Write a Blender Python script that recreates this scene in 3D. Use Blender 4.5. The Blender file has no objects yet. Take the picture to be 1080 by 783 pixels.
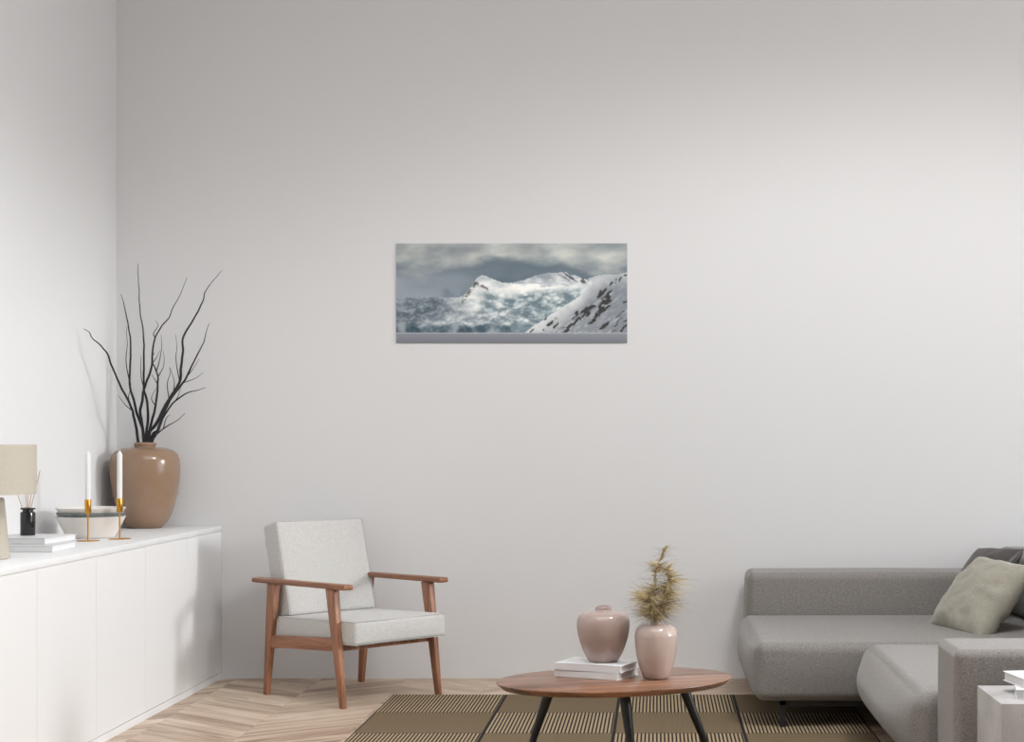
import bpy, bmesh, math, random
from mathutils import Vector, Matrix, noise

# ------------------------------------------------------------------ camera, world, lights
S = bpy.context.scene
COL = S.collection
F, VX, VY, H, D = 1700.0, 694.0, 466.0, 1.2, 8.16      # focal (px), vanishing point (px), eye height, back wall distance
cam_d = bpy.data.cameras.new('camera')
cam = bpy.data.objects.new('camera', cam_d)
COL.objects.link(cam)
cam.location = (0, 0, H)
cam.rotation_euler = (math.pi / 2, 0, 0)
cam_d.sensor_width = 36
cam_d.lens = F / 1080 * 36
cam_d.shift_x = (540 - VX) / 1080
cam_d.shift_y = (VY - 391.5) / 1080
cam_d.clip_end = 100
S.camera = cam

W = bpy.data.worlds.new('world')
S.world = W
W.use_nodes = True
bg = W.node_tree.nodes['Background']
bg.inputs['Color'].default_value = (0.945, 0.975, 1.0, 1)
bg.inputs['Strength'].default_value = 2.85

sun_d = bpy.data.lights.new('sun', 'SUN')
sun_d.energy = 0.85
sun_d.angle = math.radians(8)
sun_d.color = (1.0, 1.0, 1.0)
sun = bpy.data.objects.new('sun', sun_d)
COL.objects.link(sun)
sun.location = (8, 6, 5)
sun.rotation_euler = Vector((-1, 0.2, -0.235)).to_track_quat('-Z', 'Y').to_euler()

spot_d = bpy.data.lights.new('added_spot', 'SPOT')          # unseen spot added to brighten the sofa tops and grade the back wall
spot_d.energy = 235
spot_d.color = (0.97, 0.985, 1.0)
spot_d.spot_size = math.radians(146)
spot_d.spot_blend = 0.3
spot_d.shadow_soft_size = 0.4
spot = bpy.data.objects.new('added_spot', spot_d)
COL.objects.link(spot)
spot.location = (1.35, 4.75, 4.25)

S.view_settings.view_transform = 'Standard'
S.view_settings.look = 'None'
S.view_settings.exposure = 0.3
S.view_settings.gamma = 1.0
S.view_settings.use_curve_mapping = False

# ------------------------------------------------------------------ helpers
def lin(r, g, b):
    f = lambda c: (c / 255 / 12.92) if c / 255 <= 0.04045 else ((c / 255 + 0.055) / 1.055) ** 2.4
    return (f(r), f(g), f(b), 1)

def at(px, py, Y):
    return Vector(((px - VX) / F * Y, Y, H - (py - VY) / F * Y))

def sm(a, b, x):
    t = max(0.0, min(1.0, (x - a) / (b - a)))
    return t * t * (3 - 2 * t)

def obj(name, bm, m, parent=None, smooth=None):
    me = bpy.data.meshes.new(name)
    bmesh.ops.recalc_face_normals(bm, faces=bm.faces)
    bm.to_mesh(me)
    bm.free()
    me.materials.append(m)
    if smooth is not None:
        me.polygons.foreach_set('use_smooth', [True] * len(me.polygons))
        if smooth < 179:
            me.set_sharp_from_angle(angle=math.radians(smooth))
    o = bpy.data.objects.new(name, me)
    COL.objects.link(o)
    if parent is not None:
        o.parent = parent
    return o

def tag(o, label, cat, group=None, kind=None):
    o['label'] = label
    o['category'] = cat
    if group:
        o['group'] = group
    if kind:
        o['kind'] = kind
    return o

def thing(name, label, cat, loc=(0, 0, 0), rz=0.0, group=None):
    o = bpy.data.objects.new(name, None)
    o.empty_display_size = 0.05
    COL.objects.link(o)
    o.location = loc
    o.rotation_euler = (0, 0, rz)
    return tag(o, label, cat, group)

def struct(name, bm, m, smooth=None):
    o = obj(name, bm, m, None, smooth)
    o['kind'] = 'structure'
    return o

def add_box(bm, x0, x1, y0, y1, z0, z1, bev=0.0, seg=2):
    r = bmesh.ops.create_cube(bm, size=1)
    vs = r['verts']
    for v in vs:
        v.co = Vector((x0 + (v.co.x + .5) * (x1 - x0), y0 + (v.co.y + .5) * (y1 - y0), z0 + (v.co.z + .5) * (z1 - z0)))
    if bev:
        es = list({e for v in vs for e in v.link_edges})
        bmesh.ops.bevel(bm, geom=es, offset=bev, segments=seg, profile=0.5, affect='EDGES')
    return bm

def bx(*a, **k):
    return add_box(bmesh.new(), *a, **k)

def add_prism(bm, quadA, quadB, bev=0.0, seg=2):
    """solid between two quads (lists of 4 points)"""
    a = [bm.verts.new(p) for p in quadA]
    b = [bm.verts.new(p) for p in quadB]
    bm.faces.new(a)
    bm.faces.new(b[::-1])
    for i in range(4):
        j = (i + 1) % 4
        bm.faces.new((a[j], a[i], b[i], b[j]))
    if bev:
        es = list({e for v in a + b for e in v.link_edges})
        bmesh.ops.bevel(bm, geom=es, offset=bev, segments=seg, profile=0.5, affect='EDGES')
    return bm

def lathe(prof, n=64, bm=None):
    """prof: list of (r, z); closed at poles where r == 0"""
    bm = bm or bmesh.new()
    rings = []
    for r, z in prof:
        if r <= 1e-6:
            rings.append([bm.verts.new((0, 0, z))])
        else:
            rings.append([bm.verts.new((r * math.cos(2 * math.pi * i / n), r * math.sin(2 * math.pi * i / n), z)) for i in range(n)])
    for a, b in zip(rings, rings[1:]):
        for i in range(n):
            j = (i + 1) % n
            if len(a) == 1 and len(b) == 1:
                continue
            if len(a) == 1:
                bm.faces.new((a[0], b[i], b[j]))
            elif len(b) == 1:
                bm.faces.new((a[i], b[0], a[j]))
            else:
                bm.faces.new((a[i], b[i], b[j], a[j]))
    return bm

def crom(pts, k=6):
    """Catmull-Rom through tuples of floats"""
    out = []
    n = len(pts)
    for i in range(n - 1):
        p0, p1, p2, p3 = pts[max(0, i - 1)], pts[i], pts[i + 1], pts[min(n - 1, i + 2)]
        for s in range(k):
            t = s / k
            out.append(tuple(0.5 * (2 * b + (c - a) * t + (2 * a - 5 * b + 4 * c - d) * t * t + (3 * b - a - 3 * c + d) * t ** 3)
                             for a, b, c, d in zip(p0, p1, p2, p3)))
    out.append(tuple(pts[-1]))
    return out

def tube(bm, pts, rad, n=8, cap=True):
    """pts: Vectors; rad: list or number"""
    pts = [Vector(p) for p in pts]
    if not isinstance(rad, (list, tuple)):
        rad = [rad] * len(pts)
    rings = []
    prev = None
    for i, p in enumerate(pts):
        t = (pts[min(i + 1, len(pts) - 1)] - pts[max(i - 1, 0)]).normalized()
        if prev is None:
            u = t.cross(Vector((0, 0, 1)))
            if u.length < 1e-3:
                u = t.cross(Vector((1, 0, 0)))
            u.normalize()
        else:
            u = (prev - t * prev.dot(t)).normalized()
        prev = u
        w = t.cross(u)
        rings.append([bm.verts.new(p + (u * math.cos(2 * math.pi * k / n) + w * math.sin(2 * math.pi * k / n)) * rad[i]) for k in range(n)])
    for a, b in zip(rings, rings[1:]):
        for i in range(n):
            j = (i + 1) % n
            bm.faces.new((a[i], a[j], b[j], b[i]))
    if cap:
        bm.faces.new(rings[0][::-1])
        bm.faces.new(rings[-1])
    return bm

def soft_box(x0, x1, y0, y1, z0, z1, r, bulge=(0, 0, 0, 0, 0, 0), n=22, wob=0.0, seed=0.0):
    """upholstered block: rounded edges of radius r, faces -x +x -y +y -z +z bulging by the given amounts"""
    bm = bmesh.new()
    c = Vector(((x0 + x1) / 2, (y0 + y1) / 2, (z0 + z1) / 2))
    h = Vector(((x1 - x0) / 2, (y1 - y0) / 2, (z1 - z0) / 2))
    def ticks(half):
        t = [-half, ]
        k = 5
        for i in range(1, k):
            t.append(-half + r * (1 - math.cos(i / k * math.pi / 2)) * 1.0 if False else -half + r * i / k)
        m = max(4, n)
        for i in range(m + 1):
            t.append(-half + r + (2 * half - 2 * r) * i / m)
        for i in range(1, k):
            t.append(half - r + r * i / k)
        t.append(half)
        return sorted(set(round(v, 6) for v in t))
    T = [ticks(h.x), ticks(h.y), ticks(h.z)]
    cache = {}
    def V(p):
        key = (round(p.x, 5), round(p.y, 5), round(p.z, 5))
        if key in cache:
            return cache[key]
        q = Vector([max(-h[i] + r, min(h[i] - r, p[i])) for i in range(3)])
        d = p - q
        w = q + d.normalized() * r if d.length > 1e-9 else p.copy()
        s = [p[i] / h[i] for i in range(3)]
        for ax in range(3):
            o = [i for i in range(3) if i != ax]
            g = max(0, 1 - s[o[0]] ** 2) ** 1.3 * max(0, 1 - abs(s[o[1]]) ** 4) if o[1] != 2 else max(0, 1 - abs(s[o[0]]) ** 4) * max(0, 1 - s[o[1]] ** 2) ** 1.3
            amt = bulge[ax * 2] if s[ax] < 0 else bulge[ax * 2 + 1]
            w[ax] += math.copysign(1, s[ax]) * amt * g * abs(s[ax]) ** 3
        if wob:
            w += noise.noise_vector((w + c) * 5 + Vector((seed, 0, 0))) * wob
        cache[key] = bm.verts.new(w + c)
        return cache[key]
    for ax in range(3):
        a, b = [i for i in range(3) if i != ax]
        for sgn in (-1, 1):
            for i in range(len(T[a]) - 1):
                for j in range(len(T[b]) - 1):
                    q = []
                    for ii, jj in ((i, j), (i + 1, j), (i + 1, j + 1), (i, j + 1)):
                        p = Vector((0, 0, 0))
                        p[ax] = sgn * h[ax]
                        p[a] = T[a][ii]
                        p[b] = T[b][jj]
                        q.append(V(p))
                    if len(set(q)) == 4:
                        bm.faces.new(q)
    return bm

# ------------------------------------------------------------------ materials
def mat(name, col, rough=0.6, spec=0.4, metal=0.0):
    m = bpy.data.materials.new(name)
    m.use_nodes = True
    p = m.node_tree.nodes['Principled BSDF']
    p.inputs['Base Color'].default_value = col
    p.inputs['Roughness'].default_value = rough
    p.inputs['Specular IOR Level'].default_value = spec
    p.inputs['Metallic'].default_value = metal
    m['p'] = 1
    return m

class NT:
    """tiny node helper"""
    def __init__(s, m):
        s.t = m.node_tree
        s.p = s.t.nodes['Principled BSDF']
    def n(s, typ, **kw):
        x = s.t.nodes.new(typ)
        for k, v in kw.items():
            setattr(x, k, v)
        return x
    def l(s, a, b):
        s.t.links.new(a, b)
    def coord(s, kind='Object'):
        return s.n('ShaderNodeTexCoord').outputs[kind]
    def m(s, op, a, b=None, c=None):
        x = s.n('ShaderNodeMath', operation=op)
        for i, v in enumerate((a, b, c)):
            if v is None:
                continue
            if isinstance(v, (int, float)):
                x.inputs[i].default_value = v
            else:
                s.l(v, x.inputs[i])
        return x.outputs[0]
    def xyz(s, v):
        x = s.n('ShaderNodeSeparateXYZ')
        s.l(v, x.inputs[0])
        return x.outputs
    def comb(s, x, y, z):
        c = s.n('ShaderNodeCombineXYZ')
        for i, v in enumerate((x, y, z)):
            if isinstance(v, (int, float)):
                c.inputs[i].default_value = v
            else:
                s.l(v, c.inputs[i])
        return c.outputs[0]
    def noise(s, vec, scale=5, detail=3, rough=0.5, dist=0.0):
        x = s.n('ShaderNodeTexNoise')
        s.l(vec, x.inputs['Vector'])
        x.inputs['Scale'].default_value = scale
        x.inputs['Detail'].default_value = detail
        x.inputs['Roughness'].default_value = rough
        x.inputs['Distortion'].default_value = dist
        return x.outputs['Fac']
    def scale(s, vec, v):
        x = s.n('ShaderNodeVectorMath', operation='MULTIPLY')
        s.l(vec, x.inputs[0])
        x.inputs[1].default_value = v
        return x.outputs[0]
    def ramp(s, fac, stops):
        r = s.n('ShaderNodeValToRGB')
        e = r.color_ramp.elements
        e[0].position, e[0].color = stops[0]
        e[1].position, e[1].color = stops[-1]
        for p, c in stops[1:-1]:
            k = e.new(p)
            k.color = c
        s.l(fac, r.inputs[0])
        return r.outputs[0]
    def mix(s, fac, a, b, blend='MIX'):
        x = s.n('ShaderNodeMix', data_type='RGBA', blend_type=blend)
        for i, v in ((0, fac), (6, a), (7, b)):
            if isinstance(v, (int, float)):
                x.inputs[i].default_value = v
            elif isinstance(v, tuple):
                x.inputs[i].default_value = v
            else:
                s.l(v, x.inputs[i])
        return x.outputs[2]
    def base(s, c):
        s.l(c, s.p.inputs['Base Color'])
    def bump(s, h, strength=0.3, dist=0.002):
        b = s.n('ShaderNodeBump')
        b.inputs['Strength'].default_value = strength
        b.inputs['Distance'].default_value = dist
        s.l(h, b.inputs['Height'])
        s.l(b.outputs[0], s.p.inputs['Normal'])

def fabric(name, c1, c2, scale=420, rough=0.95, bump=0.35):
    m = mat(name, c1, rough, 0.15)
    t = NT(m)
    co = t.coord()
    a = t.noise(co, scale, 2, 0.6)
    b = t.noise(t.scale(co, (1, 1, 3.0)), scale * 0.45, 2, 0.6)
    f = t.m('ADD', t.m('MULTIPLY', a, 0.55), t.m('MULTIPLY', b, 0.45))
    t.base(t.ramp(f, [(0.36, c1), (0.64, c2)]))
    t.bump(f, bump, 0.0015)
    t.p.inputs['Sheen Weight'].default_value = 0.25
    t.p.inputs['Sheen Roughness'].default_value = 0.5
    return m

def wood(name, c1, c2, axis='Z', rough=0.4, sc=1.0, r0=0.32, r1=0.7):
    m = mat(name, c1, rough, 0.4)
    t = NT(m)
    co = t.coord()
    s = {'X': (1.2, 22, 22), 'Y': (22, 1.2, 22), 'Z': (22, 22, 1.2)}[axis]
    g = t.noise(t.scale(co, tuple(v * sc for v in s)), 1.6, 5, 0.6, 0.6)
    fine = t.noise(t.scale(co, tuple(v * 5 * sc for v in s)), 3, 2, 0.5)
    f = t.m('ADD', t.m('MULTIPLY', g, 0.8), t.m('MULTIPLY', fine, 0.2))
    t.base(t.ramp(f, [(r0, c1), (r1, c2)]))
    t.bump(f, 0.12, 0.001)
    return m

def plaster():
    m = mat('wall_paint', (0.70, 0.693, 0.692, 1), 0.9, 0.2)
    t = NT(m)
    co = t.coord()
    a = t.noise(co, 160, 3, 0.6)
    t.bump(a, 0.08, 0.001)
    return m

def floor_mat():
    m = mat('chevron_oak', lin(190, 170, 150), 0.42, 0.35)
    t = NT(m)
    x, y, z = t.xyz(t.coord())
    Wd = 0.43
    xs = t.m('ADD', x, 2.13 + 10 * Wd)
    pp = t.m('PINGPONG', xs, Wd)
    yy = t.m('ADD', y, t.m('MULTIPLY', pp, 0.75))
    ph = 0.125
    row = t.m('FLOOR', t.m('DIVIDE', yy, ph))
    colm = t.m('FLOOR', t.m('DIVIDE', xs, Wd))
    wn = t.n('ShaderNodeTexWhiteNoise', noise_dimensions='2D')
    t.l(t.comb(row, colm, 0), wn.inputs['Vector'])
    rnd = wn.outputs['Value']
    g = t.noise(t.comb(t.m('MULTIPLY', yy, 7), t.m('ADD', t.m('MULTIPLY', xs, 0.9), t.m('MULTIPLY', rnd, 40)), t.m('MULTIPLY', colm, 0.9)), 1.5, 4, 0.6, 1.4)
    fine = t.noise(t.comb(t.m('MULTIPLY', yy, 90), t.m('MULTIPLY', xs, 3), colm), 1.0, 3, 0.6)
    f = t.m('ADD', t.m('ADD', t.m('MULTIPLY', g, 0.70), t.m('MULTIPLY', fine, 0.10)), t.m('MULTIPLY', rnd, 0.20))
    c = t.ramp(f, [(0.30, lin(136, 110, 92)), (0.42, lin(172, 147, 126)), (0.52, lin(194, 172, 150)), (0.68, lin(222, 204, 184))])
    fr = t.m('FRACT', t.m('DIVIDE', yy, ph))
    e = t.m('LESS_THAN', t.m('MINIMUM', fr, t.m('SUBTRACT', 1.0, fr)), 0.008)
    frx = t.m('FRACT', t.m('DIVIDE', xs, Wd))
    ex = t.m('LESS_THAN', t.m('MINIMUM', frx, t.m('SUBTRACT', 1.0, frx)), 0.002)
    gap = t.m('MAXIMUM', e, ex)
    t.base(t.mix(t.m('MULTIPLY', gap, 0.30), c, lin(110, 88, 72)))
    t.bump(f, 0.08, 0.001)
    return m

RX0, RY1, RCW, RRH = -1.249, 7.605, 0.534, 0.504
def rug_mat():
    m = mat('flatweave', lin(140, 122, 95), 0.95, 0.1)
    t = NT(m)
    x, y, z = t.xyz(t.coord())
    u = t.m('DIVIDE', t.m('SUBTRACT', x, RX0), RCW)
    v = t.m('DIVIDE', t.m('SUBTRACT', RY1, y), RRH)
    fu, fv = t.m('FRACT', u), t.m('FRACT', v)
    chk = t.m('MODULO', t.m('ADD', t.m('FLOOR', u), t.m('FLOOR', v)), 2.0)     # 0 striped, 1 plain
    st = t.m('FRACT', t.m('MULTIPLY', fu, 34.0))
    stripe = t.m('GREATER_THAN', st, 0.45)
    wv = t.noise(t.comb(t.m('MULTIPLY', x, 260), t.m('MULTIPLY', y, 260), 0), 1.0, 2, 0.6)
    weave = t.m('MULTIPLY', t.m('ADD', t.m('SINE', t.m('MULTIPLY', t.m('ADD', x, t.m('MULTIPLY', y, 0.5)), 900)), 1.0), 0.5)
    plain = t.mix(t.m('ADD', t.m('MULTIPLY', weave, 0.35), t.m('MULTIPLY', wv, 0.5)), lin(92, 78, 60), lin(142, 124, 98))
    dark, light = lin(46, 41, 37), lin(184, 164, 134)
    striped = t.mix(stripe, dark, t.mix(wv, lin(152, 133, 106), light))
    c = t.mix(chk, striped, plain)
    eu = t.m('MINIMUM', fu, t.m('SUBTRACT', 1.0, fu))
    ev = t.m('MINIMUM', fv, t.m('SUBTRACT', 1.0, fv))
    edge = t.m('MAXIMUM', t.m('LESS_THAN', eu, 0.013), t.m('LESS_THAN', ev, 0.007))
    t.base(t.mix(edge, c, lin(44, 42, 42)))
    t.bump(t.m('ADD', stripe, wv), 0.5, 0.002)
    return m

def concrete():
    m = mat('concrete', lin(170, 165, 160), 0.8, 0.25)
    t = NT(m)
    co = t.coord()
    a = t.noise(co, 7, 5, 0.65)
    b = t.noise(co, 55, 3, 0.6)
    c = t.ramp(a, [(0.3, lin(164, 161, 159)), (0.7, lin(190, 187, 185))])
    pit = t.ramp(b, [(0.66, (0, 0, 0, 1)), (0.72, (1, 1, 1, 1))])
    t.base(t.mix(t.m('MULTIPLY', pit, 0.45), c, lin(128, 123, 120)))
    t.bump(t.m('SUBTRACT', a, t.m('MULTIPLY', pit, 0.5)), 0.2, 0.002)
    return m

def lamp_cloth(name, c1, c2):
    m = mat(name, c1, 0.9, 0.15)
    t = NT(m)
    x, y, z = t.xyz(t.coord())
    n = t.noise(t.comb(t.m('MULTIPLY', x, 140), t.m('MULTIPLY', y, 140), t.m('MULTIPLY', z, 700)), 1.0, 3, 0.6)
    t.base(t.ramp(n, [(0.3, c1), (0.7, c2)]))
    t.bump(n, 0.2, 0.001)
    return m

def glazed(name, c, rough=0.12):
    m = mat(name, c, rough, 0.5)
    t = NT(m)
    n = t.noise(t.coord(), 14, 3, 0.5)
    k = tuple(v * 0.93 for v in c[:3]) + (1,)
    t.base(t.ramp(n, [(0.3, k), (0.7, c)]))
    return m

M = {}
M['wall'] = plaster()
M['floor'] = floor_mat()
M['rug'] = rug_mat()
M['white'] = mat('white_lacquer', (0.77, 0.77, 0.77, 1), 0.45, 0.35)
M['gap'] = mat('shadow_gap_board', (0.5, 0.5, 0.5, 1), 0.8, 0.2)
M['chair_cloth'] = fabric('light_boucle', lin(176, 174, 171), lin(208, 206, 203), 300, 0.95, 0.4)
M['sofa_cloth'] = fabric('grey_sofa_weave', lin(108, 103, 99), lin(152, 147, 142), 330, 0.95, 0.5)
M['beige_cloth'] = fabric('beige_linen', lin(136, 131, 118), lin(176, 171, 157), 420, 0.9, 0.3)
M['satin'] = mat('charcoal_satin', lin(72, 66, 64), 0.42, 0.4)
M['walnut'] = wood('chair_walnut', lin(98, 62, 43), lin(182, 129, 98), 'Z', 0.4)
M['walnut_x'] = wood('arm_walnut', lin(98, 62, 43), lin(182, 129, 98), 'X', 0.4)
M['table_wood'] = wood('table_walnut', lin(76, 48, 35), lin(170, 124, 96), 'X', 0.28, 0.55, 0.38, 0.62)
M['black'] = mat('black_lacquered_wood', lin(34, 33, 33), 0.4, 0.4)
M['black_metal'] = mat('black_metal', lin(38, 37, 37), 0.45, 0.4)
M['concrete'] = concrete()
M['pink'] = glazed('blush_glaze', lin(176, 156, 148), 0.07)
M['pink2'] = glazed('pale_blush_glaze', lin(194, 175, 166), 0.07)
M['brown'] = glazed('brown_glaze', lin(146, 119, 97), 0.18)
M['bark'] = mat('dark_bark', lin(44, 44, 46), 0.75, 0.3)
M['paper'] = mat('paper_block', (0.74, 0.735, 0.73, 1), 0.8, 0.2)
M['cover'] = mat('white_book_cover', (0.86, 0.86, 0.86, 1), 0.4, 0.4)
M['cover_edge'] = mat('grey_book_cover', (0.66, 0.66, 0.66, 1), 0.45, 0.4)
M['brass'] = mat('brushed_brass', lin(206, 150, 62), 0.3, 0.5, 1.0)
M['wax'] = mat('white_wax', (0.74, 0.735, 0.73, 1), 0.5, 0.4)
M['bowl'] = glazed('off_white_stoneware', lin(222, 217, 211), 0.45)
M['bowl_dark'] = glazed('slate_green_stoneware', lin(116, 124, 122), 0.45)
M['shade'] = lamp_cloth('shade_linen', lin(176, 168, 154), lin(192, 185, 172))
M['lamp_base'] = lamp_cloth('base_raffia', lin(164, 155, 140), lin(198, 191, 178))
M['bottle'] = mat('black_glass', lin(26, 26, 28), 0.08, 0.6)
M['reed'] = mat('rattan_reed', lin(170, 138, 106), 0.7, 0.3)

# ------------------------------------------------------------------ room shell
XL, XR, ZC, YF = -2.741, 5.2, 4.3, -2.0
struct('floor', bx(XL - .15, XR + .15, YF - .15, D + .15, -0.1, 0), M['floor'])
struct('wall_back', bx(XL - .15, XR + .15, D, D + .15, 0, ZC), M['wall'])
def wall_with_opening(name, x0, x1, ya, yb, oy0, oy1, oz0, oz1):
    bm = bmesh.new()
    add_box(bm, x0, x1, ya, oy0, 0, ZC)
    add_box(bm, x0, x1, oy1, yb, 0, ZC)
    add_box(bm, x0, x1, oy0, oy1, oz1, ZC)
    if oz0 > 0:
        add_box(bm, x0, x1, oy0, oy1, 0, oz0)
    return struct(name, bm, M['wall'])
struct('wall_left', bx(XL - .15, XL, YF, D, 0, ZC), M['wall'])
wall_with_opening('wall_right', XR, XR + .15, YF, D, 3.3, 6.75, 0.0, 4.02)
# ceiling; its unseen opening is added to let sky light in from above
bm = bmesh.new()
SK = (-1.8, 1.6, 2.0, 5.5)
add_box(bm, XL - .15, SK[0], YF, D, ZC, ZC + .15)
add_box(bm, SK[1], XR + .15, YF, D, ZC, ZC + .15)
add_box(bm, SK[0], SK[1], YF, SK[2], ZC, ZC + .15)
add_box(bm, SK[0], SK[1], SK[3], D, ZC, ZC + .15)
struct('ceiling', bm, M['wall'])
# wall behind the viewer
bm = bmesh.new()
add_box(bm, XL - .15, XR + .15, YF - .15, YF, 0, ZC)
struct('wall_front', bm, M['wall'])

# ------------------------------------------------------------------ rug
o = obj('rug', bx(RX0, RX0 + 4 * RCW, RY1 - 5 * RRH, RY1, 0.0005, 0.006, bev=0.002), M['rug'])
tag(o, 'flatwoven tan and black rug with checkered stripes under the coffee table', 'rug')
RUGZ = 0.006

# ------------------------------------------------------------------ sideboard
XS, ZS = -2.208, 0.773
sb = thing('sideboard', 'long white handleless sideboard against the left wall', 'sideboard', ((XL + XS) / 2, 6.2, 0))
def in_sb(o):
    o.parent = sb
    o.matrix_parent_inverse = sb.matrix_basis.inverted()
    return o
YS0, YS1, DW = 4.50, D - 0.003, 0.606
in_sb(obj('body', bx(XL + .003, XS - .02, YS0 + .004, YS1 - .002, 0.034, ZS - .0262), M['gap']))
in_sb(obj('top_panel', bx(XL + .003, XS, YS0, YS1, ZS - .0255, ZS, bev=.0012), M['white'], None, 40))
in_sb(obj('plinth', bx(XL + .02, XS - .0005, YS0 + .001, YS1, 0.0, 0.032, bev=.001), M['white']))
for k in range(6):
    y1 = YS1 - k * DW
    in_sb(obj('door', bx(XS - .019, XS - .0005, y1 - DW + .0012, y1 - .0012, 0.0345, ZS - .0268, bev=.0006, seg=1), M['white']))

# ------------------------------------------------------------------ wall picture
PX0, PX1, PZ0, PZ1 = (418 - VX) / F * D, (661.5 - VX) / F * D, H - (362 - VY) / F * D, H - (257 - VY) / F * D
def fbm(x, y, s, oct=4, sx=1.0, sy=1.0, off=0.0):
    return noise.fractal(Vector((x * s * sx + off, y * s * sy, off * 1.7)), 1.0, 2.0, oct) * 0.5
def pl(pts, x):
    if x <= pts[0][0]:
        return pts[0][1]
    for (a, b), (c, d) in zip(pts, pts[1:]):
        if x <= c:
            return b + (d - b) * (x - a) / (c - a)
    return pts[-1][1]
def mixc(a, b, t):
    t = max(0, min(1, t))
    return tuple(x + (y - x) * t for x, y in zip(a, b))
RIDGE = [(0, .545), (.18, .54), (.22, .545), (.25, .545), (.27, .54), (.29, .53), (.315, .47), (.335, .40), (.352, .34), (.372, .32), (.39, .33), (.42, .36), (.46, .395), (.49, .40),
         (.52, .385), (.56, .365), (.60, .325), (.66, .295), (.735, .29), (.75, .315), (.765, .32), (.79, .325), (.81, .355), (.83, .355), (.87, .325), (.90, .31), (.95, .315), (.98, .30), (1, .285)]
SLOPE = [(.555, .90), (.60, .82), (.68, .70), (.78, .55), (.84, .42), (.88, .34), (.90, .31)]
ROCKS = [(375, 685, 34, 12), (450, 672, 40, 15), (512, 620, 30, 13), (505, 560, 26, 12), (592, 540, 40, 24), (650, 495, 28, 13), (690, 545, 52, 25),
         (640, 605, 24, 16), (735, 460, 48, 22), (768, 488, 22, 12), (792, 318, 28, 14), (720, 380, 28, 11), (690, 420, 20, 9), (762, 398, 34, 10), (862, 288, 26, 7),
         (905, 247, 10, 12), (908, 470, 11, 16), (300, 635, 36, 9), (345, 650, 22, 9), (378, 575, 20, 7), (258, 580, 10, 15), (160, 690, 18, 8), (250, 685, 9, 6),
         (730, 648, 34, 12), (800, 690, 22, 5), (885, 672, 30, 9), (905, 606, 14, 5), (850, 575, 40, 4), (835, 630, 34, 3), (600, 500, 14, 7), (545, 590, 16, 8)]
def ridged(x, y, s, oct=5, sx=1.0, sy=1.0, off=0.0):
    t, a, f = 0.0, 1.0, 1.0
    for k in range(oct):
        n = 1 - abs(noise.noise(Vector((x * s * sx * f + off, y * s * sy * f, off * 1.7 + k))))
        t += a * n * n
        a *= .55
        f *= 2.05
    return t / 2.1 - .55                                   # about -.3 .. .4
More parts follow.
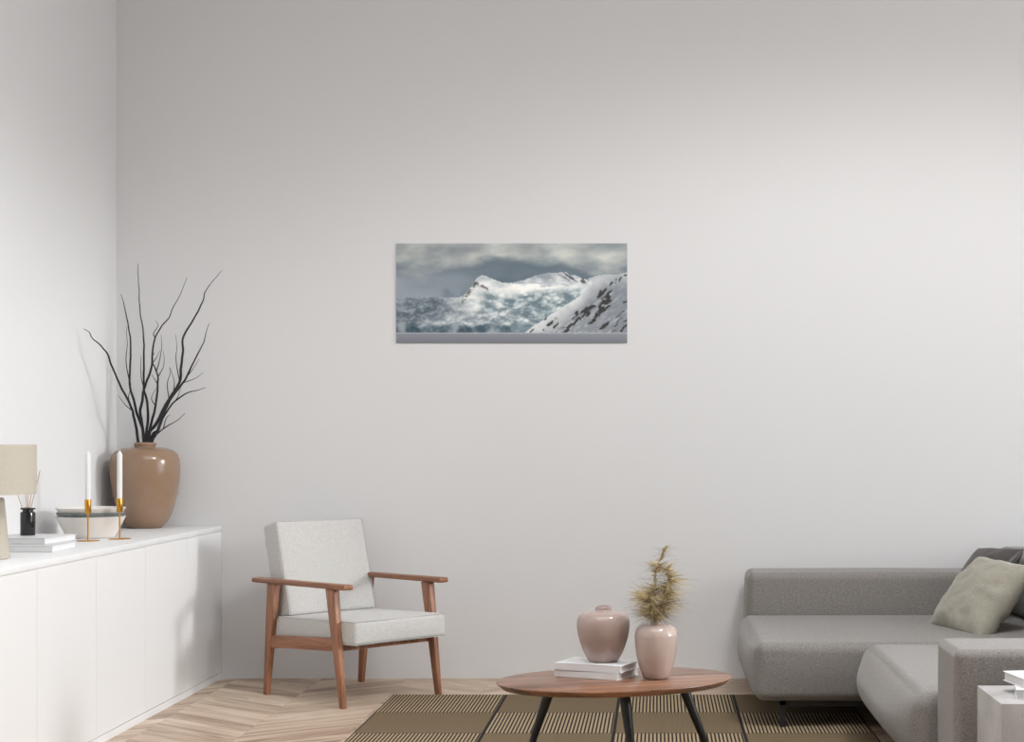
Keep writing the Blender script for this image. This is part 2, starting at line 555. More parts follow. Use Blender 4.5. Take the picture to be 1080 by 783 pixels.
def landscape(u, v):
    X, Y = u * 2.32, v
    rid = pl(RIDGE, u) + 0.008 * fbm(X, 0, 14, 4)
    n2 = ridged(X + Y * .5, Y, 17, 4, 1, 1.7, 1)
    if v > .895:
        c = mixc((140, 143, 150), (116, 119, 126), (v - .90) / .1)
        return mixc((204, 206, 209), c, (v - .895) / .012 + fbm(X, Y, 18, 2) * .5)
    if v < rid:                                            # sky
        n = fbm(X, Y, 2.4, 5, 1, 2.2, 3.0)
        c = mixc((98, 112, 122), (148, 157, 165), sm(.55, .05, u) * sm(.16, .40, v) * .95 + sm(.35, .55, v) * .12 + n * .5)
        c = mixc(c, (104, 114, 127), sm(.13, .0, u) * sm(.08, .0, abs(v - .235)) * .8)
        cl = sm(.10, -.09, v - (.19 + .05 * math.sin(u * 8.5 + .2) + .03 * u) + n * .26)
        cc = mixc((138, 145, 148), (200, 202, 196), .45 + 1.4 * fbm(X, Y, 2.6, 5, 1, 2.0, 9.0) + sm(.09, .0, abs(v - .13)) * .25 - sm(.6, 1.0, u) * .2)
        c = mixc(c, cc, cl)
        if .18 < u < .30 and v > .46:
            c = mixc(c, (108, 120, 131), sm(.46, .53, v - .3 * fbm(X, 0, 9, 3)) * .6 * sm(.18, .22, u))
        return c
    depth = v - rid
    sl = pl(SLOPE, u) if u > .555 else 9
    if u > .555 and v > sl + 0.012 * fbm(X, Y, 10, 3):      # right hand slope
        away = v - sl
        c = mixc((216, 218, 217), (138, 144, 150), sm(-.02, .22, away) * .62 + sm(.66, .98, u) * .42 + fbm(X - Y, Y + X * .6, 5, 3, 1, 1, 5) * .5)
        st = ridged(X - Y * .9, X * .75 + Y, 8, 4, .7, 2.4, 3)
        c = mixc(c, (112, 120, 127), sm(-.02, .25, st) * .45 * sm(.08, .2, away))
        c = mixc(c, (222, 223, 222), sm(.02, .25, -st) * .35 * sm(.08, .2, away))
        px, py = (u - .5) / .5 * 917, v * 783
        e = 60 * fbm(px / 917, py / 783, 14, 4, 1, 1, 2.2)
        rk = 0.0
        for (rx, ry, ra, rb) in ROCKS:
            dx, dy = px - rx + e * .35, py - ry + e * .35
            if abs(dx) < 85 and abs(dy) < 85:
                a, b = (dx - dy) * .7071, (dx + dy) * .7071
                q = (a / ra / 1.35) ** 2 + (b / rb / .95) ** 2 + 4.2 * fbm((px + py) / 917, (py - px) / 783, 20, 5, 1.7, .7, 6)
                rk = max(rk, sm(1.45, .75, q))
        return mixc(c, (50, 48, 47), rk * .93)
    if u > .5 and v < .405 + .03 * fbm(X, 0, 5, 3):        # back ridge
        c = mixc((150, 158, 165), (214, 217, 218), .40 + 2.0 * fbm(X, Y, 7, 4, 1, 2.5, 8) + depth * 2.2)
        if .66 < u < .84:
            r = fbm(X - Y * 1.2, Y, 22, 4, 1.3, .5, 4)
            c = mixc(c, (76, 80, 84), sm(-.02, .10, r) * sm(.09, .03, depth) * .9 * sm(.66, .70, u))
        return c
    # glacier and snow field
    left = sm(.33, .14, u - (v - .55) * .30)
    n1 = fbm(X + Y * .4, Y - X * .12, 9, 6, 1, 2.0, 6)
    snow = mixc((178, 187, 191), (240, 240, 236), .62 + n1 * 1.3)
    ice = mixc((108, 127, 135), (220, 225, 224), .42 + 1.7 * n1 - 1.1 * n2)
    zone = sm(.10, .19, depth) * sm(.33, .43, u + (v - .5) * .12)
    c = mixc(snow, ice, zone)
    lc = mixc((84, 96, 105), (162, 172, 179), .42 + 1.3 * n1 - 1.2 * n2)
    c = mixc(c, lc, left * (1 - .35 * sm(.68, .78, v) * sm(.06, .16, u)))
    if .12 < u < .56:
        c = mixc(c, mixc((216, 219, 219), (116, 129, 138), .40 + n2 * 1.6 - n1), sm(.66, .74, v) * .6 * sm(.12, .25, u) * sm(.56, .48, u))
    cliff = sm(.80, .84, v + .10 * fbm(X, 0, 6, 3)) * sm(.62, .50, u)
    cc = mixc((58, 78, 90), (150, 160, 166), .40 + 2.4 * fbm(X, Y, 6, 4, 1.3, .8, 7) - .5 * n2)
    c = mixc(c, cc, cliff * .92)
    if u > .45:
        c = mixc(c, mixc((96, 118, 127), (140, 156, 162), .5 + 2 * n1), sm(.78, .84, v) * sm(.61, .57, u) * sm(.45, .55, u) * .9)
    if u > .44:
        c = mixc(c, (250, 250, 244), sm(.06, .0, abs(v - .45 + (u - .5) * .03 + .1 * n1)) * sm(.44, .55, u) * sm(.78, .66, u) * .95)
    # rock on the flank of the pointed peak
    line = pl([(.285, .57), (.315, .48), (.335, .42), (.35, .36)], u)
    if .285 < u < .40:
        r = fbm(X, Y, 26, 4, 1, 1, 3)
        rk = sm(.05, .0, abs(v - line - .012)) * sm(.36, .335, u) + sm(.025, 0, abs(v - .405 - (u - .35) * 1.1)) * sm(.33, .35, u) * .8
        c = mixc(c, (70, 66, 66), rk * sm(-.06, .08, r + .03))
    if .33 < u < .40:                                      # shaded side of the peak
        c = mixc(c, (164, 171, 177), sm(.33, .37, u) * sm(.40, .37, u) * sm(.10, .02, depth) * .5)
    return c
def picture():
    NX, NY = 300, 130
    bm = bmesh.new()
    cl = bm.verts.layers.float_color.new('tone')
    y = D - 0.006
    vs = []
    for j in range(NY + 1):
        for i in range(NX + 1):
            u, v = i / NX, j / NY
            p = bm.verts.new((PX0 + (PX1 - PX0) * u, y, PZ1 + (PZ0 - PZ1) * v))
            p[cl] = lin(*[max(0, min(255, k)) for k in landscape(u, v)])
            vs.append(p)
    for j in range(NY):
        for i in range(NX):
            a = j * (NX + 1) + i
            bm.faces.new((vs[a], vs[a + 1], vs[a + NX + 2], vs[a + NX + 1]))
    return bm
m = mat('landscape_print', (1, 1, 1, 1), 0.55, 0.3)
t = NT(m)
att = t.n('ShaderNodeAttribute', attribute_name='tone')
hs = t.n('ShaderNodeMix', data_type='RGBA', blend_type='MULTIPLY')
hs.inputs[0].default_value = 1.0
t.l(att.outputs['Color'], hs.inputs[6])
hs.inputs[7].default_value = (1.05, 1.05, 1.05, 1)
t.base(hs.outputs[2])
M['print'] = m
pic = thing('wall_picture', 'wide landscape print of a snowy mountain and glacier hung on the back wall', 'picture', ((PX0 + PX1) / 2, D, PZ0))
for nm, b, mm in (('print', picture(), M['print']), ('panel', bx(PX0 + .001, PX1 - .001, D - .0058, D - .001, PZ0 + .001, PZ1 - .001), M['paper'])):
    o = obj(nm, b, mm)
    o.parent = pic
    o.matrix_parent_inverse = pic.matrix_basis.inverted()

# ------------------------------------------------------------------ sofa
sofa = thing('sectional_sofa', 'grey fabric corner sofa with low back at the right of the room', 'sofa', (1.2, 7.0, 0))
def in_sofa(o):
    o.parent = sofa
    o.matrix_parent_inverse = sofa.matrix_basis.inverted()
    return o
SC = M['sofa_cloth']
in_sofa(obj('seat', soft_box(0.405, 2.28, 6.70, 7.805, 0.117, 0.362, 0.04, (.036, 0, .012, 0, 0, .006), 26), SC, None, 180))
in_sofa(obj('chaise_seat', soft_box(0.855, 2.28, 5.345, 6.70, 0.112, 0.362, 0.05, (.072, 0, .012, 0, 0, .006), 26), SC, None, 180))
in_sofa(obj('backrest', soft_box(0.435, 1.695, 7.80, 8.10, 0.117, 0.565, 0.035, (.01, 0, .008, 0, 0, .004), 22), SC, None, 180))
in_sofa(obj('side_backrest', soft_box(2.275, 2.55, 5.02, 8.10, 0.117, 0.565, 0.04, (0, .01, 0, 0, 0, .004), 18), SC, None, 180))
arm = in_sofa(obj('armrest', soft_box(0.925, 2.28, 5.02, 5.345, 0.10, 0.55, 0.028, (.004, 0, .006, 0, 0, .004), 20), SC, None, 180))
# welted seams on the arm
sbm = bmesh.new()
q = 0.012
tube(sbm, [Vector((.925 + q, 5.02 + q, .13)), Vector((.925 + q, 5.02 + q, .52)), Vector((.925 + .016, 5.02 + .016, .538))], 0.0035, 6)
sm_o = obj('seam', sbm, SC, None, 60)
sm_o.parent = arm
sm_o.matrix_parent_inverse = sofa.matrix_basis.inverted()
in_sofa(obj('back_cushion', soft_box(1.70, 2.27, 6.50, 8.09, 0.368, 0.675, 0.04, (.012, .01, .01, 0, 0, .008), 18), SC, None, 180))
fb = bmesh.new()
add_box(fb, 0.51, 2.25, 6.735, 6.76, 0.094, 0.116)
add_box(fb, 0.51, 2.25, 7.95, 7.975, 0.094, 0.116)
add_box(fb, 1.0, 2.25, 5.40, 5.425, 0.078, 0.10)
add_box(fb, 0.51, 0.535, 6.735, 7.975, 0.094, 0.116)
add_box(fb, 1.0, 1.025, 5.40, 6.76, 0.094, 0.1105)
in_sofa(obj('frame', fb, M['black_metal']))
for (x, y, zb) in ((0.51, 6.735, RUGZ), (0.51, 7.95, 0), (1.0, 5.40, 0), (2.225, 5.40, 0), (2.225, 6.735, 0), (2.225, 7.95, 0)):
    in_sofa(obj('leg', bx(x - .001, x + .024, y - .001, y + .024, zb, 0.098, bev=.001), M['black_metal']))

# ------------------------------------------------------------------ pillows
def pillow_bm(w, h, t, seed, pinch=.09, wrinkle=.012, crimp=.006):
    bm = bmesh.new()
    N = 40
    g = {}
    for s in (1, -1):
        for i in range(N + 1):
            for j in range(N + 1):
                u, v = -1 + 2 * i / N, -1 + 2 * j / N
                rim = i in (0, N) or j in (0, N)
                if rim and s == -1:
                    g[s, i, j] = g[1, i, j]
                    continue
                x = w / 2 * u * (1 - pinch * (1 - v * v) * abs(u))
                y = h / 2 * v * (1 - pinch * (1 - u * u) * abs(v))
                e = max(0, (1 - u * u) * (1 - v * v))
                z = t / 2 * e ** 0.42
                wr = noise.fractal(Vector((u * 2.2 + seed, v * 2.2, s * 3.0)), 1.0, 2.0, 3) * wrinkle * min(1, e * 4)
                fold = math.sin(math.atan2(v, u) * 9 + seed) * crimp * (max(abs(u), abs(v)) ** 3) * min(1, e * 12)
                g[s, i, j] = bm.verts.new((x, y, s * (z + wr + fold)))
    for s in (1, -1):
        for i in range(N):
            for j in range(N):
                q = [g[s, i, j], g[s, i + 1, j], g[s, i + 1, j + 1], g[s, i, j + 1]]
                bm.faces.new(q if s > 0 else q[::-1])
    return bm

def place_frame(o, c, ex, ey):
    """orient: local x along ex, local y as near ey as possible"""
    ex = Vector(ex).normalized()
    ez = ex.cross(Vector(ey)).normalized()
    ey = ez.cross(ex)
    m = Matrix((ex, ey, ez)).transposed().to_4x4()
    m.translation = Vector(c)
    o.matrix_world = m

pb = pillow_bm(0.51, 0.41, 0.19, 1.3, .045, .013)
p1 = obj('throw_pillow', pb, M['beige_cloth'], None, 180)
tag(p1, 'beige linen throw pillow lying in front on the grey sofa', 'pillow')
place_frame(p1, (1.44, 7.21, 0.50), (.135, -.47, -.01), (.20, .05, .26))
pb = pillow_bm(0.37, 0.37, 0.13, 4.1, .04, .004, .0015)
p2 = obj('throw_pillow', pb, M['satin'], None, 180)
tag(p2, 'dark charcoal satin pillow behind the beige pillow on the sofa', 'pillow')
place_frame(p2, (1.52, 7.56, 0.548), (.385, -.923, .05), (.61, .06, .79))

# ------------------------------------------------------------------ armchair
chair = thing('armchair', 'walnut framed armchair with light grey cushions near the back wall', 'armchair', (-1.4446, 7.62, 0), 0)
ang = math.atan2(-.678, .735)
chair.rotation_euler = (0, 0, ang)
CL = M['chair_cloth']
# local axes: +x forward, +y to the sitter's left (right in the picture)
for s in (-1, 1):
    y = s * .275 + .012
    hw = .016
    # front leg: leans forward going down, tapering
    b = add_prism(bmesh.new(), [(.270, y - hw * .7, 0), (.300, y - hw * .7, 0), (.300, y + hw * .7, 0), (.270, y + hw * .7, 0)],
                  [(.172, y - hw, .531), (.236, y - hw, .531), (.236, y + hw, .531), (.172, y + hw, .531)], bev=.003)
    obj('leg', b, M['walnut'], chair, 40)
    b = add_prism(bmesh.new(), [(-.330, y - hw * .7, 0), (-.300, y - hw * .7, 0), (-.300, y + hw * .7, 0), (-.330, y + hw * .7, 0)],
                  [(-.290, y - hw, .531), (-.226, y - hw, .531), (-.226, y + hw, .531), (-.290, y + hw, .531)], bev=.003)
    obj('leg', b, M['walnut'], chair, 40)
    b = add_prism(bmesh.new(), [(-.405, y - .027, .530), (.327, y - .027, .534), (.327, y + .027, .534), (-.405, y + .027, .530)],
                  [(-.405, y - .027, .552), (.327, y - .027, .558), (.327, y + .027, .558), (-.405, y + .027, .552)], bev=.006, seg=3)
    obj('armrest', b, M['walnut_x'], chair, 40)
    b = add_prism(bmesh.new(), [(-.285, y - .011, .228), (.235, y - .011, .254), (.235, y + .011, .254), (-.285, y + .011, .228)],
                  [(-.275, y - .011, .286), (.225, y - .011, .312), (.225, y + .011, .312), (-.275, y + .011, .286)], bev=.002)
    obj('side_rail', b, M['walnut_x'], chair, 40)
b = add_prism(bmesh.new(), [(.205, -.262, .250), (.232, -.262, .250), (.232, .286, .250), (.205, .286, .250)],
              [(.200, -.262, .280), (.228, -.262, .280), (.228, .286, .280), (.200, .286, .280)], bev=.002)
obj('front_rail', b, M['walnut_x'], chair, 40)
b = add_prism(bmesh.new(), [(-.27, -.262, .225), (-.245, -.262, .225), (-.245, .286, .225), (-.27, .286, .225)],
              [(-.27, -.262, .262), (-.245, -.262, .262), (-.245, .286, .262), (-.27, .286, .262)], bev=.002)
obj('rear_rail', b, M['walnut_x'], chair, 40)
def piping(bm, pts, r=.0028):
    tube(bm, pts + [pts[0]], r, 6, cap=False)
# seat cushion, tilted back a little
seat = obj('seat_cushion', soft_box(-.30, .31, -.262, .262, -.054, .054, .016, (.003, .006, .003, .003, 0, .010), 22), CL, chair, 180)
seat.location = (.045, .012, .330)
seat.rotation_euler = (0, -math.atan2(.018, .6), 0)
pbm = bmesh.new()
for zz in (.0505, -.0505):
    qx0, qx1, qy = -.2965, .3065, .2585
    piping(pbm, [Vector((qx0, -qy, zz)), Vector((qx1, -qy, zz)), Vector((qx1, qy, zz)), Vector((qx0, qy, zz))])
obj('piping', pbm, CL, seat, 60)
back = obj('back_cushion', soft_box(-.112, 0, -.254, .254, 0, .455, .016, (.004, .008, .003, .003, 0, .004), 22), CL, chair, 180)
back.location = (-.185, .03, .382)
back.rotation_euler = (0, -math.radians(14.5), 0)
pbm = bmesh.new()
for xx in (-.0035, -.1085):
    piping(pbm, [Vector((xx, -.2505, .0035)), Vector((xx, .2505, .0035)), Vector((xx, .2505, .4515)), Vector((xx, -.2505, .4515))])
obj('piping', pbm, CL, back, 60)
# hidden back frame: two uprights and a cross rail behind the cushion
for y in (-.20, .25):
    bf = bmesh.new()
    add_prism(bf, [(-.268, y - .014, .25), (-.242, y - .014, .25), (-.242, y + .014, .25), (-.268, y + .014, .25)],
              [(-.402, y - .014, .72), (-.378, y - .014, .72), (-.378, y + .014, .72), (-.402, y + .014, .72)], bev=.002)
    obj('back_post', bf, M['walnut'], chair, 40)

# ------------------------------------------------------------------ coffee table
TZ = 0.38
tc = Vector((-0.148, 5.575, 0))
trot = math.radians(17.2)
table = thing('coffee_table', 'low oval walnut coffee table with black tapered legs on the rug', 'table', (tc.x, tc.y, RUGZ), trot)
ta, tb = .415, .288
def oval_top():
    bm = bmesh.new()
    N = 96
    prof = [(0.0, -.024), (.90, -.024), (.945, -.0225), (.990, -.007), (1.0, -.003), (.9985, -.0006), (.995, 0), (.0, 0)]
    rings = []
    for k, z in prof:
        if k == 0:
            rings.append([bm.verts.new((0, 0, z))])
            continue
        d = 1 - k
        rings.append([bm.verts.new(((ta - d * ta) * math.cos(2 * math.pi * i / N), (tb - d * ta) * math.sin(2 * math.pi * i / N), z)) for i in range(N)])
    for a, b in zip(rings, rings[1:]):
        for i in range(N):
            j = (i + 1) % N
            if len(a) == 1:
                bm.faces.new((a[0], b[i], b[j]))
            elif len(b) == 1:
                bm.faces.new((a[i], b[0], a[j]))
            else:
                bm.faces.new((a[i], b[i], b[j], a[j]))
    return bm
top = obj('tabletop', oval_top(), M['table_wood'], table, 40)
top.location = (0, 0, TZ - RUGZ)
ri = Matrix.Rotation(-trot, 3, 'Z')
for tp, ft in (((-.370, 5.61), (-.487, 5.63)), ((-.114, 5.43), (-.066, 5.33)), ((.080, 5.68), (.218, 5.70))):
    b = bmesh.new()
    z1 = TZ - RUGZ - .023
    foot = ri @ (Vector((ft[0], ft[1], 0)) - tc)
    head = ri @ (Vector((tp[0], tp[1], 0)) - tc) + Vector((0, 0, z1))
    pts = [foot.lerp(head, k / 6) for k in range(7)]
    tube(b, pts, [.0065 + .0140 * k / 6 for k in range(7)], 16)
    for v in b.verts:
        if v.co.z < .012:
            v.co.z = 0
        if v.co.z > z1 - .014:
            v.co.z = z1
    obj('leg', b, M['black'], table, 40)

# ------------------------------------------------------------------ books
def book(label, cat, fl, ang, w, d, h, z, group, spine='front', loc_corner=True, cov='cover'):
    """fl: the near left corner, ang: direction of the near edge; w along it, d away from the viewer"""
    o = thing('book', label, cat, (fl[0], fl[1], z), ang, group)
    t_ = .0025
    c = bmesh.new()
    add_box(c, 0, w, 0, d, 0, t_, bev=.0006, seg=1)
    add_box(c, 0, w, 0, d, h - t_, h, bev=.0006, seg=1)
    if spine == 'front':
        add_box(c, 0, w, 0, t_, 0, h, bev=.0006, seg=1)
        pg = (t_, w - .004, t_, d - .004)
        pg = (.004, w - .004, t_, d - .004)
    elif spine == 'left':
        add_box(c, 0, t_, 0, d, 0, h, bev=.0006, seg=1)
        pg = (t_, w - .004, .004, d - .004)
    else:
        add_box(c, w - t_, w, 0, d, 0, h, bev=.0006, seg=1)
        pg = (.004, w - t_, .004, d - .004)
    obj('cover', c, M[cov], o)
    obj('pages', bx(pg[0], pg[1], pg[2], pg[3], t_, h - t_), M['paper'], o)
    return o
# stack on the coffee table
a2 = math.radians(-22)
book('lower of the two white books stacked on the oval coffee table', 'book', (-.362, 5.625), math.radians(-25), .245, .170, .0245, TZ, 'books on the coffee table')
book('upper white book on the coffee table, under the wide squat vase', 'book', (-.3615, 5.618), a2, .252, .162, .0245, TZ + .0246, 'books on the coffee table')
BZ = TZ + .0491
# stack on the sideboard
book('lower white book on the sideboard beside the table lamp', 'book', (-2.575, 6.205), math.radians(3), .24, .30, .0235, ZS, 'books on the sideboard', 'front', cov='cover_edge')
book('upper white book on the sideboard, under the black reed diffuser', 'book', (-2.655, 6.338), math.radians(-3), .25, .30, .0235, ZS + .0236, 'books on the sideboard', 'front', cov='cover_edge')
SBZ = ZS + .0471
# stack on the concrete block
CBZ = .45
book('lower pale book on the concrete block beside the sofa arm', 'book', (1.04, 4.685), math.radians(-10), .19, .18, .029, CBZ, 'books on the concrete block', 'right')
book('upper pale book on the concrete block, top of the pair', 'book', (1.072, 4.665), math.radians(9), .20, .20, .029, CBZ + .0292, 'books on the concrete block', 'right')

# ------------------------------------------------------------------ vases
def vase(name, label, cat, prof, loc, m, wall=.006, k=5):
    """prof: outside profile, top to bottom, as (r, z)"""
    prof = sorted(prof, key=lambda p: p[1])
    out = crom(prof, k)
    inner = [(max(.004, r - wall), z) for r, z in out if z > wall * 1.5]
    full = [(0, 0), (prof[0][0] * .9, 0)] + out[1:] + [(out[-1][0] - wall * .5, out[-1][1] + wall * .35)] + inner[::-1] + [(0, wall * 1.5)]
    o = obj(name, lathe(full, 72), m, None, 50)
    o.location = loc
    return tag(o, label, cat)
def prof_px(pts, k, bot):
    return [(r * k, (bot - y) * k) for y, r in pts]
vase('vase', 'wide squat pinkish glazed vase standing on the white books', 'vase',
     prof_px([(284, 28), (291, 30), (297, 31), (299.5, 38), (301, 54), (304.5, 70), (310, 82), (319, 91), (333, 97), (352, 98.5), (375, 96), (400, 91), (440, 78), (465, 66), (480, 57), (487, 50)], .000947, 487),
     (-.192, 5.655, BZ), M['pink'])
v2 = Vector((-.0065, 5.585, TZ))
vase('vase', 'tall narrow pale pink vase holding dried pampas grass', 'vase',
     prof_px([(344, 22), (348, 23), (350.5, 26), (352, 40), (355, 53), (361, 64), (371, 73), (388, 79), (405, 79.5), (430, 78.5), (470, 73), (510, 63), (535, 54), (547, 48), (553, 42)], .000934, 553),
     v2, M['pink2'])
v3 = Vector((-2.540, 7.982, ZS))
vase('vase', 'large brown glazed vase with dark bare branches in the corner', 'vase',
     prof_px([(120, 48), (125, 50), (131, 48), (137, 47), (140, 60), (143, 90), (150, 115), (162, 136), (185, 150), (215, 155.5), (260, 155.5), (310, 150), (360, 142), (410, 129), (450, 115), (480, 99), (500, 83), (509, 72)], .00108, 509),
     v3, M['brown'], .009)

# ------------------------------------------------------------------ branches in the brown vase
random.seed(7)
def z2(x, y):                   # drawing space of the close-up -> photo pixels
    return 60 + x / 3.73, 270 + y / 3.73
BR = [
 ([(320, 735), (305, 640), (290, 590), (250, 510), (215, 430), (195, 380), (170, 350), (140, 325), (125, 300), (105, 287)], 1.15, -.37,
  [[(301, 615), (268, 585), (241, 548)], [(286, 585), (282, 560), (287, 530), (292, 500)]]),
 ([(345, 732), (322, 640), (300, 560), (285, 495), (290, 400), (288, 320), (275, 240), (263, 190), (253, 150)], 1.25, .03,
  [[(287, 500), (275, 440), (272, 400), (277, 350), (274, 300), (276, 275)], [(310, 600), (305, 570)]]),
 ([(352, 735), (358, 648), (353, 567), (341, 519), (343, 410), (342, 340), (338, 290), (326, 210), (321, 100), (318, 30)], 1.2, .08, [[(341, 520), (332, 480), (330, 420), (332, 390)]]),
 ([(343, 734), (329, 629), (332, 586), (341, 529), (351, 500), (370, 448), (376, 410), (377, 360), (386, 322), (410, 280), (440, 245), (455, 205), (487, 150), (510, 85)], 1.25, -.03,
  [[(377, 424), (392, 400), (405, 372)], [(386, 322), (380, 305), (398, 275), (388, 255)]]),
 ([(362, 734), (372, 657), (389, 591), (396, 505), (398, 477), (388, 445), (378, 424), (374, 405), (382, 380)], 1.15, .05,
  [[(398, 477), (410, 455), (420, 434), (422, 400), (418, 370)], [(395, 510), (384, 485), (372, 465)], [(362, 590), (372, 560), (390, 520)], [(402, 450), (404, 410), (412, 360), (410, 310)]]),
 ([(355, 734), (391, 662), (429, 586), (453, 548), (482, 496), (491, 420), (497, 370), (495, 325), (525, 270), (560, 210), (577, 170), (582, 145), (605, 110), (650, 55)], 1.5, -.02,
  [[(436, 560), (434, 505), (446, 462), (443, 438)], [(458, 540), (462, 500), (455, 470), (445, 440)], [(483, 490), (474, 450), (468, 400), (472, 360), (467, 310)]]),
 ([(374, 734), (401, 681), (424, 610), (456, 550), (496, 500), (520, 455), (539, 415), (560, 375), (578, 338), (587, 305), (601, 265)], 1.25, .07,
  [[(500, 503), (530, 488), (553, 477), (577, 458)], [(512, 480), (535, 445), (560, 405)]]),
 ([(368, 734), (395, 690), (410, 648), (453, 586), (491, 553), (522, 535), (553, 529), (586, 518)], 1.05, -.06, [[(462, 575), (478, 550), (486, 520)]]),
 ([(366, 736), (384, 715), (403, 694), (434, 669), (467, 653), (503, 619)], .8, -.08, [[(408, 660), (430, 640), (445, 625)]]),
]
BL = ['leftmost dark bare branch, bending far left from the brown vase',
      'dark bare branch second from the left in the brown vase, forked low',
      'tallest dark branch, rising straight up out of the brown vase',
      'dark wavy branch leaning right near the middle of the brown vase',
      'short forked dark branch in the middle of the brown vase',
      'thickest dark branch, reaching up to the far upper right',
      'dark branch with side twigs, just below the thickest right one',
      'dark branch bending low and flat to the right from the brown vase',
      'shortest thin dark twig, lowest on the right of the brown vase']
for (pts, r0, dy, twigs), lb in zip(BR, BL):
    bm = bmesh.new()
    n = len(pts)
    P = []
    for i, q in enumerate(pts):
        f = i / (n - 1)
        P.append(at(*z2(*q), v3.y + dy * min(1, f * 1.6) + .02 * (dy > 0) * 0))
    # stalk going down inside the vase
    P = [Vector((v3.x + (P[0].x - v3.x) * -.6, v3.y + max(-.03, min(.03, dy * .3)), ZS + .03))] + P
    pts3 = [Vector(p) for p in crom([tuple(p) for p in P], 6)]
    L = len(pts3)
    R = [(r0 * .0058) * (1 - i / L) ** .9 + .0009 for i in range(L)]
    pts3 = [p + noise.noise_vector(p * 22) * .0035 * (1 if 6 < i < L - 1 else 0) for i, p in enumerate(pts3)]
    tube(bm, pts3, R, 7)
    for tw in twigs:
        T = [at(*z2(*q), v3.y + dy * .8 + .03 * random.uniform(-1, 1) * k / len(tw)) for k, q in enumerate(tw)]
        near = min(pts3[6:], key=lambda p: (Vector((p.x, 0, p.z)) - Vector((T[0].x, 0, T[0].z))).length)
        T[0] = near
        tp = [Vector(p) for p in crom([tuple(p) for p in T], 5)]
        tube(bm, tp, [.0022 * (1 - i / len(tp)) + .0006 for i in range(len(tp))], 6)
    o = obj('branch', bm, M['bark'], None, 180)
    tag(o, lb, 'branch', 'dark branches in the brown vase')

# ------------------------------------------------------------------ pampas grass
M['straw'] = mat('straw_hair', lin(196, 170, 116), 0.7, 0.3)
t = NT(M['straw'])
geo = t.n('ShaderNodeNewGeometry')
t.base(t.ramp(geo.outputs['Random Per Island'], [(0.0, lin(116, 99, 66)), (0.45, lin(192, 172, 124)), (1.0, lin(232, 216, 172))]))
M['hair'] = mat('fine_awn', lin(120, 108, 90), 0.7, 0.3)
M['stalk'] = mat('straw_stalk', lin(176, 150, 100), 0.7, 0.3)
def z3(x, y):
    return 650 + x / 7.83, 570 + y / 7.83
def strand(bm, p, d, ln, r, droop, k=5):
    d = d.normalized()
    pts, q = [], p.copy()
    side = noise.noise_vector(p * 90 + d * 5) * .5
    for i in range(k + 1):
        pts.append(q.copy())
        d = (d + Vector((0, 0, -droop)) / k + side * .35 / k).normalized()
        q += d * ln / k
    tube(bm, pts, [r * (1 - .8 * i / k) for i in range(k + 1)], 3, cap=False)
PL = [
 ([(325, 700), (315, 600), (312, 500), (322, 400), (328, 280), (350, 190), (385, 110), (412, 60)], -.012, 'tallest pampas plume, its tip leaning right above the pale pink vase', 1.0),
 ([(340, 700), (352, 620), (380, 540), (408, 430), (425, 330), (414, 230)], .012, 'right hand bushy pampas plume in the pale pink vase', 1.0),
 ([(312, 700), (318, 640), (305, 570), (290, 500), (262, 468)], -.035, 'left hand drooping pampas plume low over the pale pink vase', .8),
]
for ip, (pts, dy, lb, amt) in enumerate(PL):
    root = thing('pampas_grass', lb, 'dried grass', v2, 0, 'pampas plumes in the pale pink vase')
    P = [Vector((v2.x + .004 * (ip - 1), v2.y + dy * .2, TZ + .02))] + [at(*z3(*q), v2.y + dy * (i + 1) / len(pts)) for i, q in enumerate(pts)]
    C = [Vector(p) - v2 for p in crom([tuple(p) for p in P], 10)]
    b = bmesh.new()
    tube(b, C, [.0022 - .0012 * i / len(C) for i in range(len(C))], 6)
    obj('stalk', b, M['stalk'], root, 180)
    pb, hb = bmesh.new(), bmesh.new()
    random.seed(20 + ip)
    lo = 15
    for i in range(int(64 * amt)):
        f = (i + random.random()) / (64 * amt)
        tip = (ip == 0 and f > .70)
        ph = random.uniform(0, 2 * math.pi)
        side = Vector((math.cos(ph), math.sin(ph) * .8, 0))
        if ip == 0:                       # bushy below, bare in the middle, slim tip
            full = 1.0 if f < .42 else (.15 if f < .56 else (.62 if f < .70 else .30 * (1.25 - f)))
            if f < .42:
                side.x -= .55
        elif ip == 1:
            full = .55 if f < .2 else (1.1 if f < .85 else .6)
            side.x += .65
        else:
            full = .9
            side.x -= .5
        full *= min(1, .2 + f * 6)
        d0 = side + Vector((0, 0, random.uniform(-.45, .55)))
        ln0 = (.034 + .074 * random.random()) * full + .004
        for k in range(9):
            ff = min(1, max(0, f + random.uniform(-.012, .012)))
            idx = lo + int(ff * (len(C) - lo - 1))
            tdir = (C[min(idx + 1, len(C) - 1)] - C[idx - 1]).normalized()
            d = d0.normalized() + tdir * (1.4 if tip else .25) + Vector([random.uniform(-.38, .38) for _ in range(3)])
            strand(pb, C[idx] + d * .002, d, ln0 * random.uniform(.45, 1.05), .0012, .3, 4)
    for i in range(int(420 * amt)):
        idx = lo + int(random.random() ** 1.2 * (len(C) - lo - 1))
        ph = random.uniform(0, 2 * math.pi)
        side = Vector((math.cos(ph), math.sin(ph) * .8, 0))
        d = side + Vector((0, 0, random.uniform(-.45, .6)))
        strand(hb, C[idx], d, random.uniform(.05, .135) * (1 if idx < len(C) * .75 else .5), .00026, .5, 6)
    pl_o = obj('plume', pb, M['straw'], root)
    pl_o['kind'] = 'stuff'
    h_o = obj('fine_hairs', hb, M['hair'], root)
    h_o['kind'] = 'stuff'

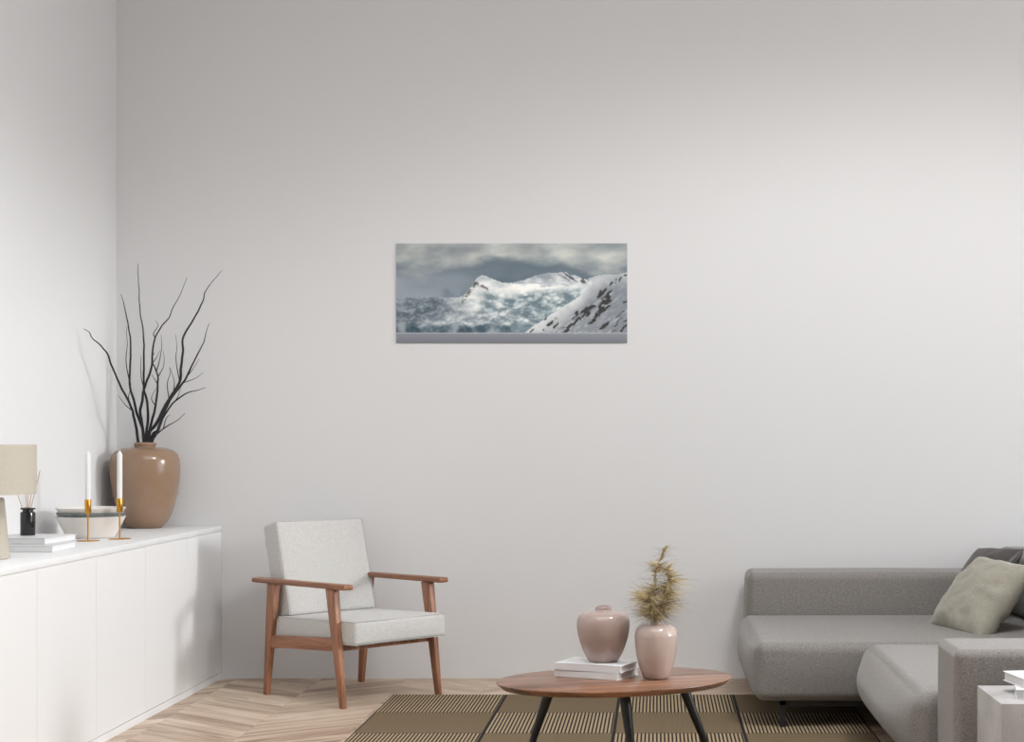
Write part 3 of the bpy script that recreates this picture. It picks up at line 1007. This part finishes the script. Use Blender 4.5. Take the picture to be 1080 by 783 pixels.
# ------------------------------------------------------------------ bowls
def bowl(z0, rb, rt, h, m, label, group='stacked bowls on the sideboard'):
    w = .0045
    prof = [(0, 0), (rb * .95, 0), (rb, .003)] + [(rb + (rt - rb) * k / 8, .003 + (h - .003) * k / 8) for k in range(1, 9)]
    prof += [(rt - w * .5, h + .001), (rt - w, h - .001)] + [(rb - w + (rt - rb) * k / 8, .008 + (h - .010) * k / 8) for k in range(7, -1, -1)] + [(0, .008)]
    o = obj('bowl', lathe(prof, 72), m, None, 40)
    o.location = (-2.521, 7.165, z0)
    return tag(o, label, 'bowl', group)
bowl(ZS, .103, .149, .095, M['bowl'], 'deep off-white bowl at the bottom of the stack on the sideboard')
bowl(ZS + .0165, .098, .1475, .096, M['bowl_dark'], 'grey-green bowl in the middle of the stack on the sideboard')
bowl(ZS + .0375, .093, .1490, .096, M['bowl'], 'off-white bowl nested at the top of the stack on the sideboard')

# ------------------------------------------------------------------ candle holders and candles
def candle_set(x, y, side):
    g1, g2 = 'brass candle holders on the sideboard', 'white candles on the sideboard'
    ch = thing('candle_holder', 'slim brass candle holder on the sideboard, ' + side, 'candle holder', (x, y, ZS), 0, g1)
    obj('base', lathe([(0, 0), (.047, 0), (.048, .001), (.048, .0022), (.047, .003), (0, .0036)], 56), M['brass'], ch, 40)
    obj('stem', lathe([(0, .003), (.0034, .003), (.0034, .121), (0, .121)], 20), M['brass'], ch, 40)
    obj('cup', lathe([(0, .119), (.0125, .119), (.0133, .120), (.0133, .1775), (.0127, .1785), (.0118, .1785), (.0118, .145), (0, .145)], 36), M['brass'], ch, 40)
    c = thing('candle', 'white taper candle in the brass holder, ' + side, 'candle', (x, y, ZS + .1455), 0, g2)
    obj('wax', lathe([(0, 0), (.0112, 0), (.0112, .222), (.0108, .226), (.0035, .240), (0, .2405)], 32), M['wax'], c, 40)
    b = bmesh.new()
    tube(b, [Vector((0, 0, .239)), Vector((.0002, 0, .244)), Vector((.001, 0, .248))], .0007, 6)
    obj('wick', b, M['paper'], c)
candle_set(-2.445, 6.913, 'left one in front of the bowls')
candle_set(-2.356, 7.054, 'right one in front of the brown vase')

# ------------------------------------------------------------------ table lamp
lamp = thing('table_lamp', 'beige drum shade table lamp at the left edge of the sideboard', 'lamp', (-2.46, 5.86, ZS))
obj('base', lathe([(0, 0), (.093, 0), (.097, .003), (.097, .006), (.078, .215), (.075, .222), (.03, .226), (0, .226)], 64), M['lamp_base'], lamp, 40)
obj('stem', lathe([(0, .224), (.008, .224), (.008, .33), (.014, .335), (.014, .36), (0, .362)], 24), M['brass'], lamp, 40)
obj('lamp_shade', lathe([(.1885, .236), (.1885, .416), (.1865, .416), (.1865, .236), (.1885, .236)], 96), M['shade'], lamp, 40)
b = bmesh.new()
for k in range(3):
    a = k * 2 * math.pi / 3 + .3
    tube(b, [Vector((.010 * math.cos(a), .010 * math.sin(a), .345)), Vector((  .1868 * math.cos(a), .1868 * math.sin(a), .40))], .0018, 6)
obj('shade_spider', b, M['brass'], lamp)

# ------------------------------------------------------------------ reed diffuser
dif = thing('reed_diffuser', 'small black glass reed diffuser bottle on the white books', 'diffuser', (-2.553, 6.53, SBZ))
R0 = .0292
obj('bottle', lathe([(0, 0), (R0 * .94, 0), (R0, .003), (R0, .091), (R0 * .96, .0945), (R0 * .72, .0965), (R0 * .70, .104), (R0 * .98, .105), (R0, .1075), (R0 * .98, .112),
                     (R0 * .62, .1125), (R0 * .60, .098), (R0 * .9, .09), (R0 * .9, .006), (0, .006)], 48), M['bottle'], dif, 40)
for (bxp, txp, typ) in ((28.0, 17.5, 518), (28.5, 26.0, 505), (29.5, 30.0, 500), (31.5, 36.0, 496), (33, 42.2, 497)):
    p0 = at(29.4 + (29.4 - txp) * .25, 562.5, 6.53)
    p1 = at(txp, typ, 6.53 + (bxp - 30) * .008)
    b = bmesh.new()
    off = Vector((-2.553, 6.53, SBZ))
    tube(b, [p0 - off, p1 - off], .0015, 8)
    obj('reed', b, M['reed'], dif, 60)

# ------------------------------------------------------------------ concrete block
cb = obj('side_table', bx(.981, 1.33, 4.608, 4.955, 0, CBZ, bev=.0025), M['concrete'], None, 40)
tag(cb, 'grey concrete block side table in front of the sofa arm', 'side table')
